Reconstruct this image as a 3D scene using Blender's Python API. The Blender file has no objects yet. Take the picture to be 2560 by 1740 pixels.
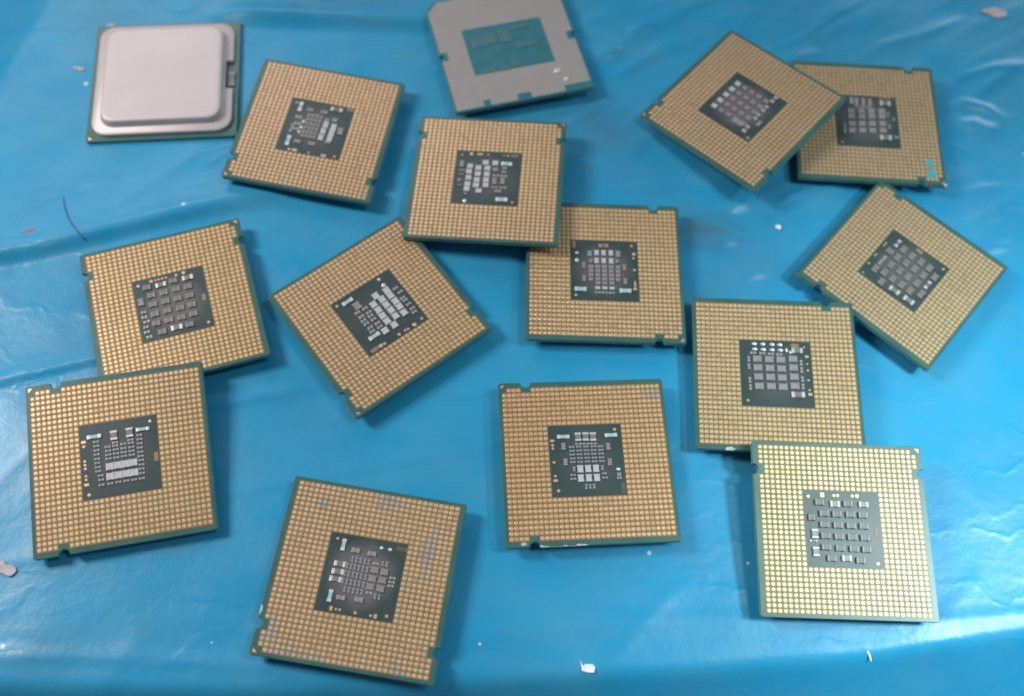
import bpy, bmesh, math, random
import numpy as np
from mathutils import Matrix, Vector

scene = bpy.context.scene
C = scene.collection
MM = 0.001

# ------------------------------------------------------------------ camera
cam_d = bpy.data.cameras.new('camera')
cam = bpy.data.objects.new('camera', cam_d)
C.objects.link(cam)
scene.camera = cam
cam_d.sensor_width = 36.0
cam_d.lens = 36.0 * 2453.6 / 2560.0
cam_d.clip_start = 0.005
cam_d.clip_end = 50.0
cam.matrix_world = (Matrix.Translation((0, -0.105, 0.2101))
                    @ Matrix.Rotation(math.radians(24.318), 4, 'X')
                    @ Matrix.Rotation(math.radians(6.162), 4, 'Z'))
cam_d.dof.use_dof = True
cam_d.dof.focus_distance = 0.212
cam_d.dof.aperture_fstop = 9.0

# ------------------------------------------------------------------ room light
w = bpy.data.worlds.new('World')
scene.world = w
w.use_nodes = True
bg = w.node_tree.nodes['Background']
bg.inputs[0].default_value = (0.86, 0.93, 1.0, 1)
bg.inputs[1].default_value = 0.125

def area(name, loc, target, size, power, col, size_y=None):
    d = bpy.data.lights.new(name, 'AREA')
    d.energy = power
    d.color = col
    d.shape = 'RECTANGLE'
    d.size = size
    d.size_y = size_y or size
    o = bpy.data.objects.new(name, d)
    C.objects.link(o)
    o.location = loc
    o.rotation_euler = (Vector(target) - Vector(loc)).to_track_quat('-Z', 'Y').to_euler()
    return o

lamp = area('lamp_left', (-0.37, 0.05, 0.35), (-0.02, -0.12, 0), 0.09, 0.92, (1.0, 0.93, 0.86), 0.16)
lamp.data.spread = math.radians(120)
area('window_back', (-0.52, 0.76, 0.70), (-0.04, 0.0, 0), 0.56, 2.3, (0.95, 0.96, 1.0), 0.32)
area('ridge_light_back_right', (0.62, 0.95, 0.36), (0.06, 0.02, 0), 0.55, 2.6, (0.90, 0.96, 1.0), 0.22)  # unseen light added to bring out highlights on the film wrinkles
area('ceiling_lamp', (0.335, 0.02, 0.74), (0.08, -0.05, 0), 0.14, 1.35, (0.82, 1.0, 0.97), 0.14)

def spot(name, loc, target, power, angle, col):
    d = bpy.data.lights.new(name, 'SPOT')
    d.energy = power
    d.color = col
    d.spot_size = math.radians(angle)
    d.spot_blend = 1.0
    d.shadow_soft_size = 0.04
    o = bpy.data.objects.new(name, d)
    C.objects.link(o)
    o.location = loc
    o.rotation_euler = (Vector(target) - Vector(loc)).to_track_quat('-Z', 'Y').to_euler()
    return o
spot('desk_lamp_right', (0.34, -0.045, 0.36), (0.150, -0.052, 0), 12.0, 36, (0.74, 1.0, 1.0))

vs = scene.view_settings
vs.view_transform = 'Standard'
vs.look = 'None'
vs.exposure = 0.0
vs.gamma = 1.0
vs.use_curve_mapping = False
scene.render.engine = 'CYCLES'
scene.cycles.pixel_filter_type = 'BLACKMAN_HARRIS'
scene.cycles.filter_width = 1.75

# ------------------------------------------------------------------ materials
def mat(name, col, rough=0.5, metal=0.0, spec=0.5):
    m = bpy.data.materials.new(name)
    m.use_nodes = True
    b = m.node_tree.nodes['Principled BSDF']
    b.inputs['Base Color'].default_value = (*col, 1)
    b.inputs['Roughness'].default_value = rough
    b.inputs['Metallic'].default_value = metal
    b.inputs['Specular IOR Level'].default_value = spec
    return m

def nodes(m):
    return m.node_tree.nodes, m.node_tree.links, m.node_tree.nodes['Principled BSDF']

def mmcoord(N, L, kind='Object', scale=1000.0):
    tc = N.new('ShaderNodeTexCoord')
    mp = N.new('ShaderNodeMapping')
    mp.inputs['Scale'].default_value = (scale, scale, scale)
    L.new(tc.outputs[kind], mp.inputs['Vector'])
    return mp.outputs['Vector']

def noise(N, L, vec, scale, detail=3.0, rough=0.55):
    n = N.new('ShaderNodeTexNoise')
    n.inputs['Scale'].default_value = scale
    n.inputs['Detail'].default_value = detail
    n.inputs['Roughness'].default_value = rough
    L.new(vec, n.inputs['Vector'])
    return n.outputs['Fac']

def ramp(N, L, fac, stops):
    r = N.new('ShaderNodeValToRGB')
    el = r.color_ramp.elements
    while len(el) > 1:
        el.remove(el[-1])
    el[0].position = stops[0][0]
    el[0].color = (*stops[0][1], 1)
    for p, c in stops[1:]:
        e = el.new(p)
        e.color = (*c, 1)
    L.new(fac, r.inputs['Fac'])
    return r.outputs['Color']

def mix(N, L, fac, a, b, blend='MIX'):
    x = N.new('ShaderNodeMix')
    x.data_type = 'RGBA'
    x.blend_type = blend
    for s, v in ((x.inputs['Factor'], fac), (x.inputs['A'], a), (x.inputs['B'], b)):
        if isinstance(v, (int, float)):
            s.default_value = v
        elif isinstance(v, tuple):
            s.default_value = (*v, 1)
        else:
            L.new(v, s)
    return x.outputs['Result']

def varied(name, c0, c1, scale, rough=0.5, metal=0.0, spec=0.5, rvar=0.1):
    m = mat(name, c0, rough, metal, spec)
    N, L, b = nodes(m)
    v = mmcoord(N, L)
    f = noise(N, L, v, scale)
    L.new(ramp(N, L, f, [(0.3, c0), (0.7, c1)]), b.inputs['Base Color'])
    mr = N.new('ShaderNodeMapRange')
    mr.inputs['To Min'].default_value = rough - rvar
    mr.inputs['To Max'].default_value = rough + rvar
    L.new(noise(N, L, v, scale * 2.7), mr.inputs['Value'])
    L.new(mr.outputs['Result'], b.inputs['Roughness'])
    return m

M = {}
M['mask'] = varied('green_solder_mask', (0.036, 0.105, 0.098), (0.052, 0.130, 0.118), 0.18, 0.30, 0, 0.5, 0.05)
def cavitymat():
    m = mat('slate_solder_mask', (0.04, 0.06, 0.065), 0.33)
    N, L, b = nodes(m)
    v = mmcoord(N, L)
    c = ramp(N, L, noise(N, L, v, 0.18), [(0.3, (0.030, 0.052, 0.056)), (0.7, (0.044, 0.066, 0.070))])
    # dried flux left round the components
    ln = N.new('ShaderNodeVectorMath')
    ln.operation = 'LENGTH'
    mp = N.new('ShaderNodeMapping')
    mp.inputs['Location'].default_value = (0, 0, -4.115)
    L.new(v, mp.inputs['Vector'])
    L.new(mp.outputs['Vector'], ln.inputs[0])
    sm = N.new('ShaderNodeMath')
    sm.operation = 'MULTIPLY_ADD'
    sm.inputs[1].default_value = 3.5
    L.new(noise(N, L, v, 0.35, 4), sm.inputs[0])
    L.new(ln.outputs['Value'], sm.inputs[2])
    mr = N.new('ShaderNodeMapRange')
    mr.inputs['From Min'].default_value = 6.0
    mr.inputs['From Max'].default_value = 9.6
    mr.inputs['To Min'].default_value = 1.0
    mr.inputs['To Max'].default_value = 0.0
    L.new(sm.outputs[0], mr.inputs['Value'])
    oi = N.new('ShaderNodeObjectInfo')
    f = mix(N, L, 1.0, mr.outputs['Result'], oi.outputs['Color'], 'MULTIPLY')
    L.new(mix(N, L, f, c, (0.150, 0.140, 0.150)), b.inputs['Base Color'])
    return m
M['cavity'] = cavitymat()
M['edge'] = varied('board_edge', (0.135, 0.265, 0.235), (0.175, 0.310, 0.270), 0.6, 0.55, 0, 0.4)
def layered(m):
    N, L, b = nodes(m)
    v = mmcoord(N, L)
    mp = N.new('ShaderNodeMapping')
    mp.inputs['Scale'].default_value = (0.25, 0.25, 5.0)
    L.new(v, mp.inputs['Vector'])
    f = ramp(N, L, noise(N, L, mp.outputs['Vector'], 1.0, 3), [(0.35, (0.72, 0.75, 0.74)), (0.65, (1.25, 1.22, 1.15))])
    s = b.inputs['Base Color'].links[0].from_socket
    L.new(mix(N, L, 1.0, s, f, 'MULTIPLY'), b.inputs['Base Color'])
layered(M['edge'])
M['teal'] = varied('teal_solder_mask', (0.020, 0.142, 0.188), (0.034, 0.172, 0.218), 0.3, 0.40)
M['tealmark'] = mat('teal_mark', (0.04, 0.32, 0.38), 0.45)
M['field'] = varied('copper_under_mask', (0.185, 0.132, 0.074), (0.235, 0.168, 0.094), 0.12, 0.45)
M['fieldgrey'] = varied('glare_grey_field', (0.21, 0.195, 0.195), (0.25, 0.23, 0.23), 0.12, 0.45)  # field between those pads, greyed by the same glare in its colour

def padmat(name, c0, c1, rough, metal, low=0.66):
    m = mat(name, c0, rough, metal)
    N, L, b = nodes(m)
    g = N.new('ShaderNodeNewGeometry')
    oi = N.new('ShaderNodeObjectInfo')
    add = N.new('ShaderNodeMath')
    add.operation = 'ADD'
    L.new(g.outputs['Random Per Island'], add.inputs[0])
    L.new(oi.outputs['Random'], add.inputs[1])
    fr = N.new('ShaderNodeMath')
    fr.operation = 'FRACT'
    L.new(add.outputs[0], fr.inputs[0])
    v = mmcoord(N, L)
    c = ramp(N, L, fr.outputs[0], [(0.0, c0), (0.8, c1), (1.0, tuple(low * q for q in c0))])
    c = mix(N, L, noise(N, L, v, 2.5), c, tuple(0.86 * q for q in c0))
    L.new(c, b.inputs['Base Color'])
    return m

M['gold'] = padmat('gold_pad', (0.73, 0.502, 0.300), (0.81, 0.570, 0.350), 0.36, 0.50)
M['tarnish'] = padmat('tarnished_pad', (0.40, 0.37, 0.36), (0.50, 0.42, 0.37), 0.5, 0.3)
M['greypad'] = padmat('glare_grey_pad', (0.39, 0.365, 0.362), (0.42, 0.393, 0.390), 0.45, 0.25, 0.9)  # gold pads with their grey glare put into the base colour
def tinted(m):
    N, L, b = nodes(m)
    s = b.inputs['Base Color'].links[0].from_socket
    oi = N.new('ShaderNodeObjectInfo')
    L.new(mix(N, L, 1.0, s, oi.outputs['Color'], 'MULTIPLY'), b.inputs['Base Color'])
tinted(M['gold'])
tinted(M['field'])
M['mark'] = mat('brown_marking', (0.24, 0.165, 0.10), 0.5)
M['white'] = varied('chipped_white', (0.26, 0.33, 0.33), (0.62, 0.66, 0.68), 1.3, 0.5)
M['solder'] = varied('solder', (0.62, 0.64, 0.67), (0.80, 0.82, 0.84), 1.5, 0.32, 0.5)

def lidmat():
    m = mat('nickel_lid', (0.62, 0.57, 0.575), 0.46, 0.18)
    N, L, b = nodes(m)
    v = mmcoord(N, L)
    c = ramp(N, L, noise(N, L, v, 0.09, 4), [(0.3, (0.53, 0.462, 0.485)), (0.7, (0.57, 0.502, 0.522))])
    L.new(c, b.inputs['Base Color'])
    mp = N.new('ShaderNodeMapping')
    mp.inputs['Scale'].default_value = (0.4, 14.0, 1.0)
    L.new(v, mp.inputs['Vector'])
    bp = N.new('ShaderNodeBump')
    bp.inputs['Strength'].default_value = 0.05
    bp.inputs['Distance'].default_value = 0.0001
    L.new(noise(N, L, mp.outputs['Vector'], 1.0, 2), bp.inputs['Height'])
    L.new(bp.outputs['Normal'], b.inputs['Normal'])
    return m
M['lid'] = lidmat()

CAPM = {}
for key, body, term, tm in (
        ('k', (0.250, 0.235, 0.243), (0.275, 0.260, 0.268), 0.05),
        ('K', (0.165, 0.172, 0.186), (0.205, 0.212, 0.228), 0.05),
        ('b', (0.46, 0.460, 0.495), (0.50, 0.50, 0.535), 0.1),
        ('p', (0.240, 0.205, 0.215), (0.275, 0.240, 0.250), 0.05),
        ('c', (0.190, 0.160, 0.170), (0.58, 0.58, 0.60), 0.3),
        ('C', (0.260, 0.275, 0.295), (0.46, 0.49, 0.52), 0.2),
        ('s', (0.200, 0.198, 0.212), (0.350, 0.350, 0.370), 0.2),
        ('n', (0.165, 0.150, 0.150), (0.195, 0.180, 0.180), 0.0),
        ('q', (0.055, 0.158, 0.190), (0.072, 0.165, 0.193), 0.0),
        ('g', (0.34, 0.47, 0.51), (0.62, 0.68, 0.70), 0.3)):
    CAPM[key] = (varied('capacitor_body_' + key, tuple(0.9 * q for q in body), tuple(1.1 * q for q in body), 1.2, 0.5),
                 varied('capacitor_end_' + key, tuple(0.88 * q for q in term), tuple(1.1 * q for q in term), 1.5, 0.36, tm))
CAPM['v'] = CAPM['p']

def sheetmat(dark=False):
    m = mat('doubled_blue_film' if dark else 'blue_plastic_film', (0.02, 0.24, 0.50), 0.38, 0.0, 0.30)
    N, L, b = nodes(m)
    v = mmcoord(N, L)
    k = 0.66 if dark else 1.0
    st = [(0.25, (0.014, 0.225, 0.435)), (0.5, (0.018, 0.270, 0.505)), (0.75, (0.025, 0.305, 0.550))]
    c = ramp(N, L, noise(N, L, v, 0.016, 4, 0.6), [(p, (k * q[0], (0.25 + 0.75 * k) * q[1], (0.45 + 0.55 * k) * q[2])) for p, q in st])
    # milky ceiling reflection, painted into the film colour in patches
    mp = N.new('ShaderNodeMapping')
    mp.inputs['Rotation'].default_value = (0, 0, math.radians(-38))
    mp.inputs['Scale'].default_value = (0.05, 0.09, 0.05)
    L.new(v, mp.inputs['Vector'])
    am = 0.12 if dark else 0.34
    sc = ramp(N, L, noise(N, L, mp.outputs['Vector'], 1.0, 6, 0.6), [(0.40, (0, 0, 0)), (0.72, (am, am, am))])
    c = mix(N, L, sc, c, (0.105, 0.285, 0.410))
    # grey dirt stains and broad darker patches, each with its own place and outline
    for (x, y, rx, ry, amt) in ((42.7, 27.5, 14, 7, 0.75), (17, 55, 13, 11, 0.35), (44, 7, 11, 10, 0.42), (20, 52, 30, 22, 0.26), (55, 18, 26, 20, 0.24), (-60, 88, 50, 9, 0.30), (-128, -20, 14, 26, 0.2), (-30, 20, 16, 12, 0.22), (60, 43, 10, 5, 0.5),
                                (-118, 74, 22, 12, 0.30), (-2, 99, 30, 10, 0.25), (-88, -88, 16, 7, 0.30), (5, 4, 9, 12, 0.25)):
        mpp = N.new('ShaderNodeMapping')
        mpp.vector_type = 'TEXTURE'
        mpp.inputs['Location'].default_value = (x, y, 0)
        mpp.inputs['Scale'].default_value = (rx, ry, 30)
        L.new(v, mpp.inputs['Vector'])
        wn = N.new('ShaderNodeTexNoise')
        wn.inputs['Scale'].default_value = 2.2
        wn.inputs['Detail'].default_value = 4
        L.new(mpp.outputs['Vector'], wn.inputs['Vector'])
        ln = N.new('ShaderNodeVectorMath')
        ln.operation = 'LENGTH'
        L.new(mpp.outputs['Vector'], ln.inputs[0])
        sm = N.new('ShaderNodeMath')
        sm.operation = 'MULTIPLY_ADD'
        sm.inputs[1].default_value = 1.5
        L.new(wn.outputs['Fac'], sm.inputs[0])
        L.new(ln.outputs['Value'], sm.inputs[2])
        sm2 = N.new('ShaderNodeMapRange')
        sm2.inputs['From Min'].default_value = 0.55
        sm2.inputs['From Max'].default_value = 1.75
        sm2.inputs['To Min'].default_value = amt
        sm2.inputs['To Max'].default_value = 0.0
        L.new(sm.outputs[0], sm2.inputs['Value'])
        c = mix(N, L, sm2.outputs['Result'], c, (0.060, 0.105, 0.150))
    # dust specks
    vo = N.new('ShaderNodeTexVoronoi')
    vo.inputs['Scale'].default_value = 0.085
    L.new(v, vo.inputs['Vector'])
    lt = N.new('ShaderNodeMath')
    lt.operation = 'LESS_THAN'
    L.new(vo.outputs['Distance'], lt.inputs[0])
    sep = N.new('ShaderNodeSeparateColor')
    L.new(vo.outputs['Color'], sep.inputs[0])
    mu = N.new('ShaderNodeMath')
    mu.operation = 'MULTIPLY'
    mu.inputs[1].default_value = 0.052
    L.new(sep.outputs[0], mu.inputs[0])
    L.new(mu.outputs[0], lt.inputs[1])
    ds = N.new('ShaderNodeMath')
    ds.operation = 'MULTIPLY'
    ds.inputs[1].default_value = 0.7
    L.new(lt.outputs[0], ds.inputs[0])
    c = mix(N, L, ds.outputs[0], c, (0.62, 0.74, 0.82))
    L.new(c, b.inputs['Base Color'])
    mr = N.new('ShaderNodeMapRange')
    mr.inputs['To Min'].default_value = 0.22
    mr.inputs['To Max'].default_value = 0.42
    L.new(noise(N, L, v, 0.05, 4), mr.inputs['Value'])
    L.new(mr.outputs['Result'], b.inputs['Roughness'])
    bp = N.new('ShaderNodeBump')
    bp.inputs['Strength'].default_value = 0.28
    bp.inputs['Distance'].default_value = 0.0006
    # crinkles: thin warped creases gathered in patches
    wv = N.new('ShaderNodeVectorMath')
    wv.operation = 'MULTIPLY_ADD'
    wn = N.new('ShaderNodeTexNoise')
    wn.inputs['Scale'].default_value = 0.06
    wn.inputs['Detail'].default_value = 3
    L.new(v, wn.inputs['Vector'])
    L.new(wn.outputs['Color'], wv.inputs[0])
    wv.inputs[1].default_value = (26, 26, 0)
    L.new(v, wv.inputs[2])
    m2 = N.new('ShaderNodeMapping')
    m2.inputs['Rotation'].default_value = (0, 0, math.radians(-36))
    m2.inputs['Scale'].default_value = (0.030, 0.085, 0.04)
    L.new(wv.outputs[0], m2.inputs['Vector'])
    v2 = N.new('ShaderNodeTexVoronoi')
    v2.feature = 'DISTANCE_TO_EDGE'
    v2.inputs['Scale'].default_value = 1.0
    L.new(m2.outputs['Vector'], v2.inputs['Vector'])
    cr = ramp(N, L, v2.outputs['Distance'], [(0.0, (1, 1, 1)), (0.10, (0.25, 0.25, 0.25)), (0.30, (0, 0, 0))])
    pm = ramp(N, L, noise(N, L, v, 0.022, 3), [(0.42, (0, 0, 0)), (0.62, (1, 1, 1))])
    cm = mix(N, L, 1.0, cr, pm, 'MULTIPLY')
    hs = mix(N, L, 0.5, noise(N, L, v, 0.12, 5, 0.6), cm, 'ADD')
    L.new(hs, bp.inputs['Height'])
    L.new(bp.outputs['Normal'], b.inputs['Normal'])
    return m
M['sheet'] = sheetmat()
M['fold'] = sheetmat(True)

# ------------------------------------------------------------------ helpers
def mesh_obj(name, verts, faces, mats, parent=None, fmat=None, smooth=False, link=True):
    me = bpy.data.meshes.new(name)
    me.from_pydata([(x * MM, y * MM, z * MM) for x, y, z in verts], [], faces)
    for m_ in (mats if isinstance(mats, (list, tuple)) else [mats]):
        me.materials.append(m_)
    if fmat is not None:
        me.polygons.foreach_set('material_index', fmat)
    if smooth:
        me.polygons.foreach_set('use_smooth', [True] * len(me.polygons))
    me.update()
    if not link:
        return me
    o = bpy.data.objects.new(name, me)
    C.objects.link(o)
    if parent:
        o.parent = parent
    return o

def inst(name, me, parent, loc, rz=0.0, scale=(1, 1, 1)):
    o = bpy.data.objects.new(name, me)
    C.objects.link(o)
    o.parent = parent
    o.location = (loc[0] * MM, loc[1] * MM, loc[2] * MM)
    o.rotation_euler = (0, 0, rz)
    o.scale = scale
    return o

def tag(o, label, cat, group=None):
    o['label'] = label
    o['category'] = cat
    if group:
        o['group'] = group
    return o

def prism(poly, z0, z1, inset=0.0):
    """closed solid from a counter-clockwise outline; a small chamfer at the top when inset > 0"""
    n = len(poly)
    V = [(x, y, z0) for x, y in poly]
    F = [tuple(reversed(range(n)))]
    if inset:
        ins = []
        for i in range(n):
            (ax, ay), (bx, by), (cx, cy) = poly[i - 1], poly[i], poly[(i + 1) % n]
            d1 = Vector((bx - ax, by - ay)).normalized()
            d2 = Vector((cx - bx, cy - by)).normalized()
            nn = Vector((-d1.y - d2.y, d1.x + d2.x))
            if nn.length > 1e-6:
                nn.normalize()
            ins.append((bx + nn.x * inset, by + nn.y * inset))
        V += [(x, y, z1 - inset) for x, y in poly] + [(x, y, z1) for x, y in ins]
        rings = 3
    else:
        V += [(x, y, z1) for x, y in poly]
        rings = 2
    for r in range(rings - 1):
        for i in range(n):
            j = (i + 1) % n
            F.append((r * n + i, r * n + j, (r + 1) * n + j, (r + 1) * n + i))
    F.append(tuple(range((rings - 1) * n, rings * n)))
    return V, F

def rrect(hx, hy, r, seg=5):
    P = []
    for cx, cy, a0 in ((hx - r, hy - r, 0), (-hx + r, hy - r, 90), (-hx + r, -hy + r, 180), (hx - r, -hy + r, 270)):
        for s in range(seg + 1):
            a = math.radians(a0 + 90 * s / seg)
            P.append((cx + r * math.cos(a), cy + r * math.sin(a)))
    return P

def join(parts):
    V, F = [], []
    for v, f in parts:
        o = len(V)
        V += v
        F += [tuple(i + o for i in q) for q in f]
    return V, F

# ------------------------------------------------------------------ the blue film
def sstep(a, b, x):
    t = np.clip((x - a) / (b - a), 0, 1)
    return t * t * (3 - 2 * t)

RIDGES = [[(18.1, 71.6), (32.5, 85.2), (38.3, 89.8)], [(14.3, 77.8), (22.0, 83.7)], [(31.2, 95.1), (45.1, 103.9), (54.8, 109.7)], [(44.7, 94.4), (53.6, 100.3)], [(21.8, 88.2), (30.1, 94.0)], [(59.5, 85.9), (70.2, 92.8), (81.4, 104.2), (94.0, 113.8)], [(64.7, 82.9), (77.0, 89.9)], [(5.4, 52.9), (13.3, 60.4), (20.4, 66.0)], [(109.5, 73.7), (115.0, 76.6), (120.7, 76.0), (126.4, 72.8)], [(109.7, 68.2), (116.7, 70.2), (123.7, 68.5)], [(107.7, 45.1), (116.9, 49.5), (126.2, 51.9)], [(114.6, 30.4), (124.1, 33.5)], [(48.7, 33.7), (58.1, 38.8)], [(60.3, 36.2), (68.0, 41.2), (74.5, 44.3)], [(4.0, 84.3), (12.3, 91.9), (21.0, 97.5)], [(90.6, 92.7), (104.4, 99.0), (118.9, 108.3)], [(113.3, 84.6), (123.9, 90.2), (133.1, 92.9)], [(46.8, 24.1), (54.8, 27.4)], [(53.8, 14.7), (63.8, 20.5)]]

def film():
    st = 1.1
    xs = np.arange(-230, 231, st)
    ys = np.arange(-190, 231, st)
    X, Y = np.meshgrid(xs, ys)
    rng = np.random.default_rng(7)
    def waves(lam, n, spread=math.pi, ang=0.0):
        h = np.zeros_like(X)
        for _ in range(n):
            a = ang + rng.uniform(-spread, spread)
            l = lam * rng.uniform(0.7, 1.5)
            h += np.cos((X * math.cos(a) + Y * math.sin(a)) * 2 * math.pi / l + rng.uniform(0, 6.28))
        return h / math.sqrt(n)
    H = 0.22 * waves(60, 6) + 0.06 * waves(20, 8)
    H += 0.16 * np.clip(waves(45, 5), 0, 1.5) * np.exp(-(np.abs(np.sin((X * -0.62 + Y * 0.78 + 5 * waves(70, 4)) * math.pi / 26)) / 0.22) ** 1.3)
    # wrinkles pulled diagonally across the far right
    wz = sstep(-5, 30, X) * sstep(34, 62, Y + 0.12 * X) + 0.45 * sstep(30, 70, X) * sstep(20, 45, Y)
    wz = np.clip(wz, 0, 1)
    a = math.radians(40 + 90)
    warp = 1.6 * waves(55, 4) 
    r = np.zeros_like(X)
    for lam, amp in ((17, 0.60), (9.5, 0.40), (6.0, 0.22)):
        ph = rng.uniform(0, 6.28)
        s = (X * math.cos(a) + Y * math.sin(a)) + warp * lam / 9
        mod = 0.5 + 0.5 * waves(34, 4)
        r += amp * np.clip(mod, 0, 1.3) * (1 - np.abs(np.sin(s * math.pi / lam + ph))) ** 2
    H += wz * r
    def seg(p0, p1):
        d = np.array(p1) - np.array(p0)
        L_ = np.hypot(*d)
        d = d / L_
        t = (X - p0[0]) * d[0] + (Y - p0[1]) * d[1]
        s = -(X - p0[0]) * d[1] + (Y - p0[1]) * d[0]
        return t, s, L_
    # folds whose steep side faces the front
    t, s, L_ = seg((-124, -1.5), (-56, 26.0))
    s = s + 0.35 * np.sin(t / 11.0)
    H += 2.0 * sstep(-2.4, 1.9, s) * np.exp(-np.clip(s - 1.9, 0, None) / 7.0) * (1 - sstep(L_ - 30, L_ + 12, t))
    t, s, L_ = seg((-83, 79.0), (-29, 83.5))
    H += 2.0 * sstep(-2.6, 1.8, s) * np.exp(-np.clip(s - 1.8, 0, None) / 8.0) * sstep(-12, 4, t) * (1 - sstep(L_ - 4, L_ + 14, t))
    # single drawn-up wrinkles
    for q, pl in enumerate(RIDGES):
        tot = sum(math.hypot(b_[0] - a_[0], b_[1] - a_[1]) for a_, b_ in zip(pl[:-1], pl[1:]))
        best = np.full_like(X, 1e9)
        along = np.zeros_like(X)
        acc = 0.0
        for a_, b_ in zip(pl[:-1], pl[1:]):
            t, s, L_ = seg(a_, b_)
            tc = np.clip(t, 0, L_)
            d = np.hypot(t - tc, s)
            near = d < best
            best = np.where(near, d, best)
            along = np.where(near, (acc + tc) / tot, along)
            acc += L_
        taper = np.clip(np.sin(np.clip(along, 0, 1) * math.pi), 0.05, 1)
        wd = 1.3 + 0.5 * math.sin(q * 2.3)
        H += (0.75 + 0.25 * math.sin(q * 1.7)) * taper * np.exp(-(best / wd) ** 2)
    # thin crease further forward
    t, s, L_ = seg((-114, -32.5), (-92, -24))
    H += 0.8 * sstep(-0.9, 0.9, s) * np.exp(-np.clip(s - 0.9, 0, None) / 3.0) * (1 - sstep(L_, L_ + 22, t))
    t, s, L_ = seg((-101, -72.5), (-60, -62))
    H += 0.18 * sstep(-0.7, 0.7, s) * np.exp(-np.clip(s - 0.7, 0, None) / 3.0) * (1 - sstep(L_ * .3, L_, t))
    t, s, L_ = seg((-56, -52), (-30, -44))
    H += 0.20 * sstep(-0.7, 0.7, s) * np.exp(-np.clip(s - 0.7, 0, None) / 3.0) * sstep(-20, 5, t) * (1 - sstep(L_ + 20, L_ + 60, t))
    # folds between the middle processors
    t, s, L_ = seg((-66, -33), (-46, -27))
    H += 0.5 * sstep(-0.9, 0.9, s) * np.exp(-np.clip(s - 0.9, 0, None) / 4.0) * sstep(-12, 0, t) * (1 - sstep(L_ - 4, L_ + 8, t))
    # the film turns down over the front edge and over the left edge
    px = np.array([-230, -94.2, -46.9, -15.3, 17.0, 49.9, 83.5, 114.8, 230])
    py = np.array([-101.0, -95.0, -91.0, -87.0, -82.0, -76.8, -70.5, -62.7, -34.0])
    e = np.interp(X, px, py) - 0.5 - Y
    H -= 1.0 * np.log1p(np.exp(np.clip(e * 1.6, -40, 40))) / 1.6 * np.where(e > 30, 1, 1)
    for off, wd, am in ((-4.5, 1.3, 0.30), (-9, 2.0, 0.22), (-15, 2.5, 0.16)):
        H += am * np.exp(-((e - off - 1.5 * np.sin(X / 23.0 + off)) / wd) ** 2) * (0.5 + 0.5 * np.sin(X / 31.0 + off * 2))
    e2 = (-139.5 + 0.17 * (Y - 60)) - X
    H -= 0.45 * np.log1p(np.exp(np.clip(e2 * 0.8, -40, 40))) / 0.8 * sstep(15, 45, Y)
    H = np.maximum(H, -32)
    ny, nx = X.shape
    verts = np.stack([X, Y, H], -1).reshape(-1, 3)
    idx = np.arange(nx * ny).reshape(ny, nx)
    faces = np.stack([idx[:-1, :-1], idx[:-1, 1:], idx[1:, 1:], idx[1:, :-1]], -1).reshape(-1, 4)
    o = mesh_obj('blue_film', verts.tolist(), faces.tolist(), M['sheet'], smooth=True)
    o['kind'] = 'structure'
    return X, Y, H
FX, FY, FH = film()

def film_z(x, y):
    i = int(round((y + 190) / 1.1))
    j = int(round((x + 230) / 1.1))
    return float(FH[i, j])

# ------------------------------------------------------------------ processor pieces
PU, PV, NU, NV = 1.09, 1.17, 33, 30
NOTCH_U = (-(NU - 1) / 2 + 4.5) * PU

def land_cells():
    out = []
    for j in range(NV):
        for i in range(NU):
            if 9 <= i <= 23 and 8 <= j <= 21:
                continue
            if i == 0 and j == 0:
                continue
            if j in (0, NV - 1) and i in (4, 5):
                continue
            out.append((i, j, (i - 16) * PU, (14.5 - j) * PV))
    return out
LANDS = land_cells()

def board_outline(notched=True):
    h, c, r = 18.75, 0.35, 1.15
    P = [(h, -h + c), (h, h - c), (h - c, h)]
    for s in range(9 if notched else 0):
        a = math.radians(0 - 180 * s / 8)
        P.append((NOTCH_U + r * math.cos(a), h - 0.12 + r * 0.95 * math.sin(a) if 0 < s < 8 else h))
    P += [(-h + c, h), (-h, h - c), (-h, -h + c), (-h + c, -h)]
    for s in range(9 if notched else 0):
        a = math.radians(180 - 180 * s / 8)
        P.append((NOTCH_U + r * math.cos(a), -h + 0.12 + r * 0.95 * math.sin(a) if 0 < s < 8 else -h))
    P.append((h - c, -h))
    return P

def board_mesh():
    P = board_outline()
    V, F = prism(P, 2.9, 4.1, 0.07)
    n = len(P)
    fm = [0] + [1] * n + [0] * n + [0]
    return mesh_obj('substrate', V, F, [M['mask'], M['edge']], fmat=fm, link=False)
BOARD = board_mesh()

def field_mesh():
    V, F = [], []
    for i, j, u, v in LANDS:
        o = len(V)
        V += [(u - PU / 2, v - PV / 2, 4.115), (u + PU / 2, v - PV / 2, 4.115), (u + PU / 2, v + PV / 2, 4.115), (u - PU / 2, v + PV / 2, 4.115)]
        F.append((o, o + 1, o + 2, o + 3))
    return mesh_obj('land_field', V, F, M['field'], link=False)
FIELD = field_mesh()

def pad_geom(u=0.0, v=0.0, z=4.118, r=0.435, n=10):
    V = [(u + r * math.cos(2 * math.pi * k / n), v + r * math.sin(2 * math.pi * k / n), z) for k in range(n)]
    V += [(u + 0.8 * r * math.cos(2 * math.pi * k / n), v + 0.8 * r * math.sin(2 * math.pi * k / n), z + 0.045) for k in range(n)]
    F = [(k, (k + 1) % n, n + (k + 1) % n, n + k) for k in range(n)] + [tuple(range(n, 2 * n))]
    return V, F
v_, f_ = pad_geom(0, 0, 0)
PAD = mesh_obj('contact_pad', v_, f_, M['gold'], link=False)
PADT = mesh_obj('contact_pad', v_, f_, M['tarnish'], link=False)

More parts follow.
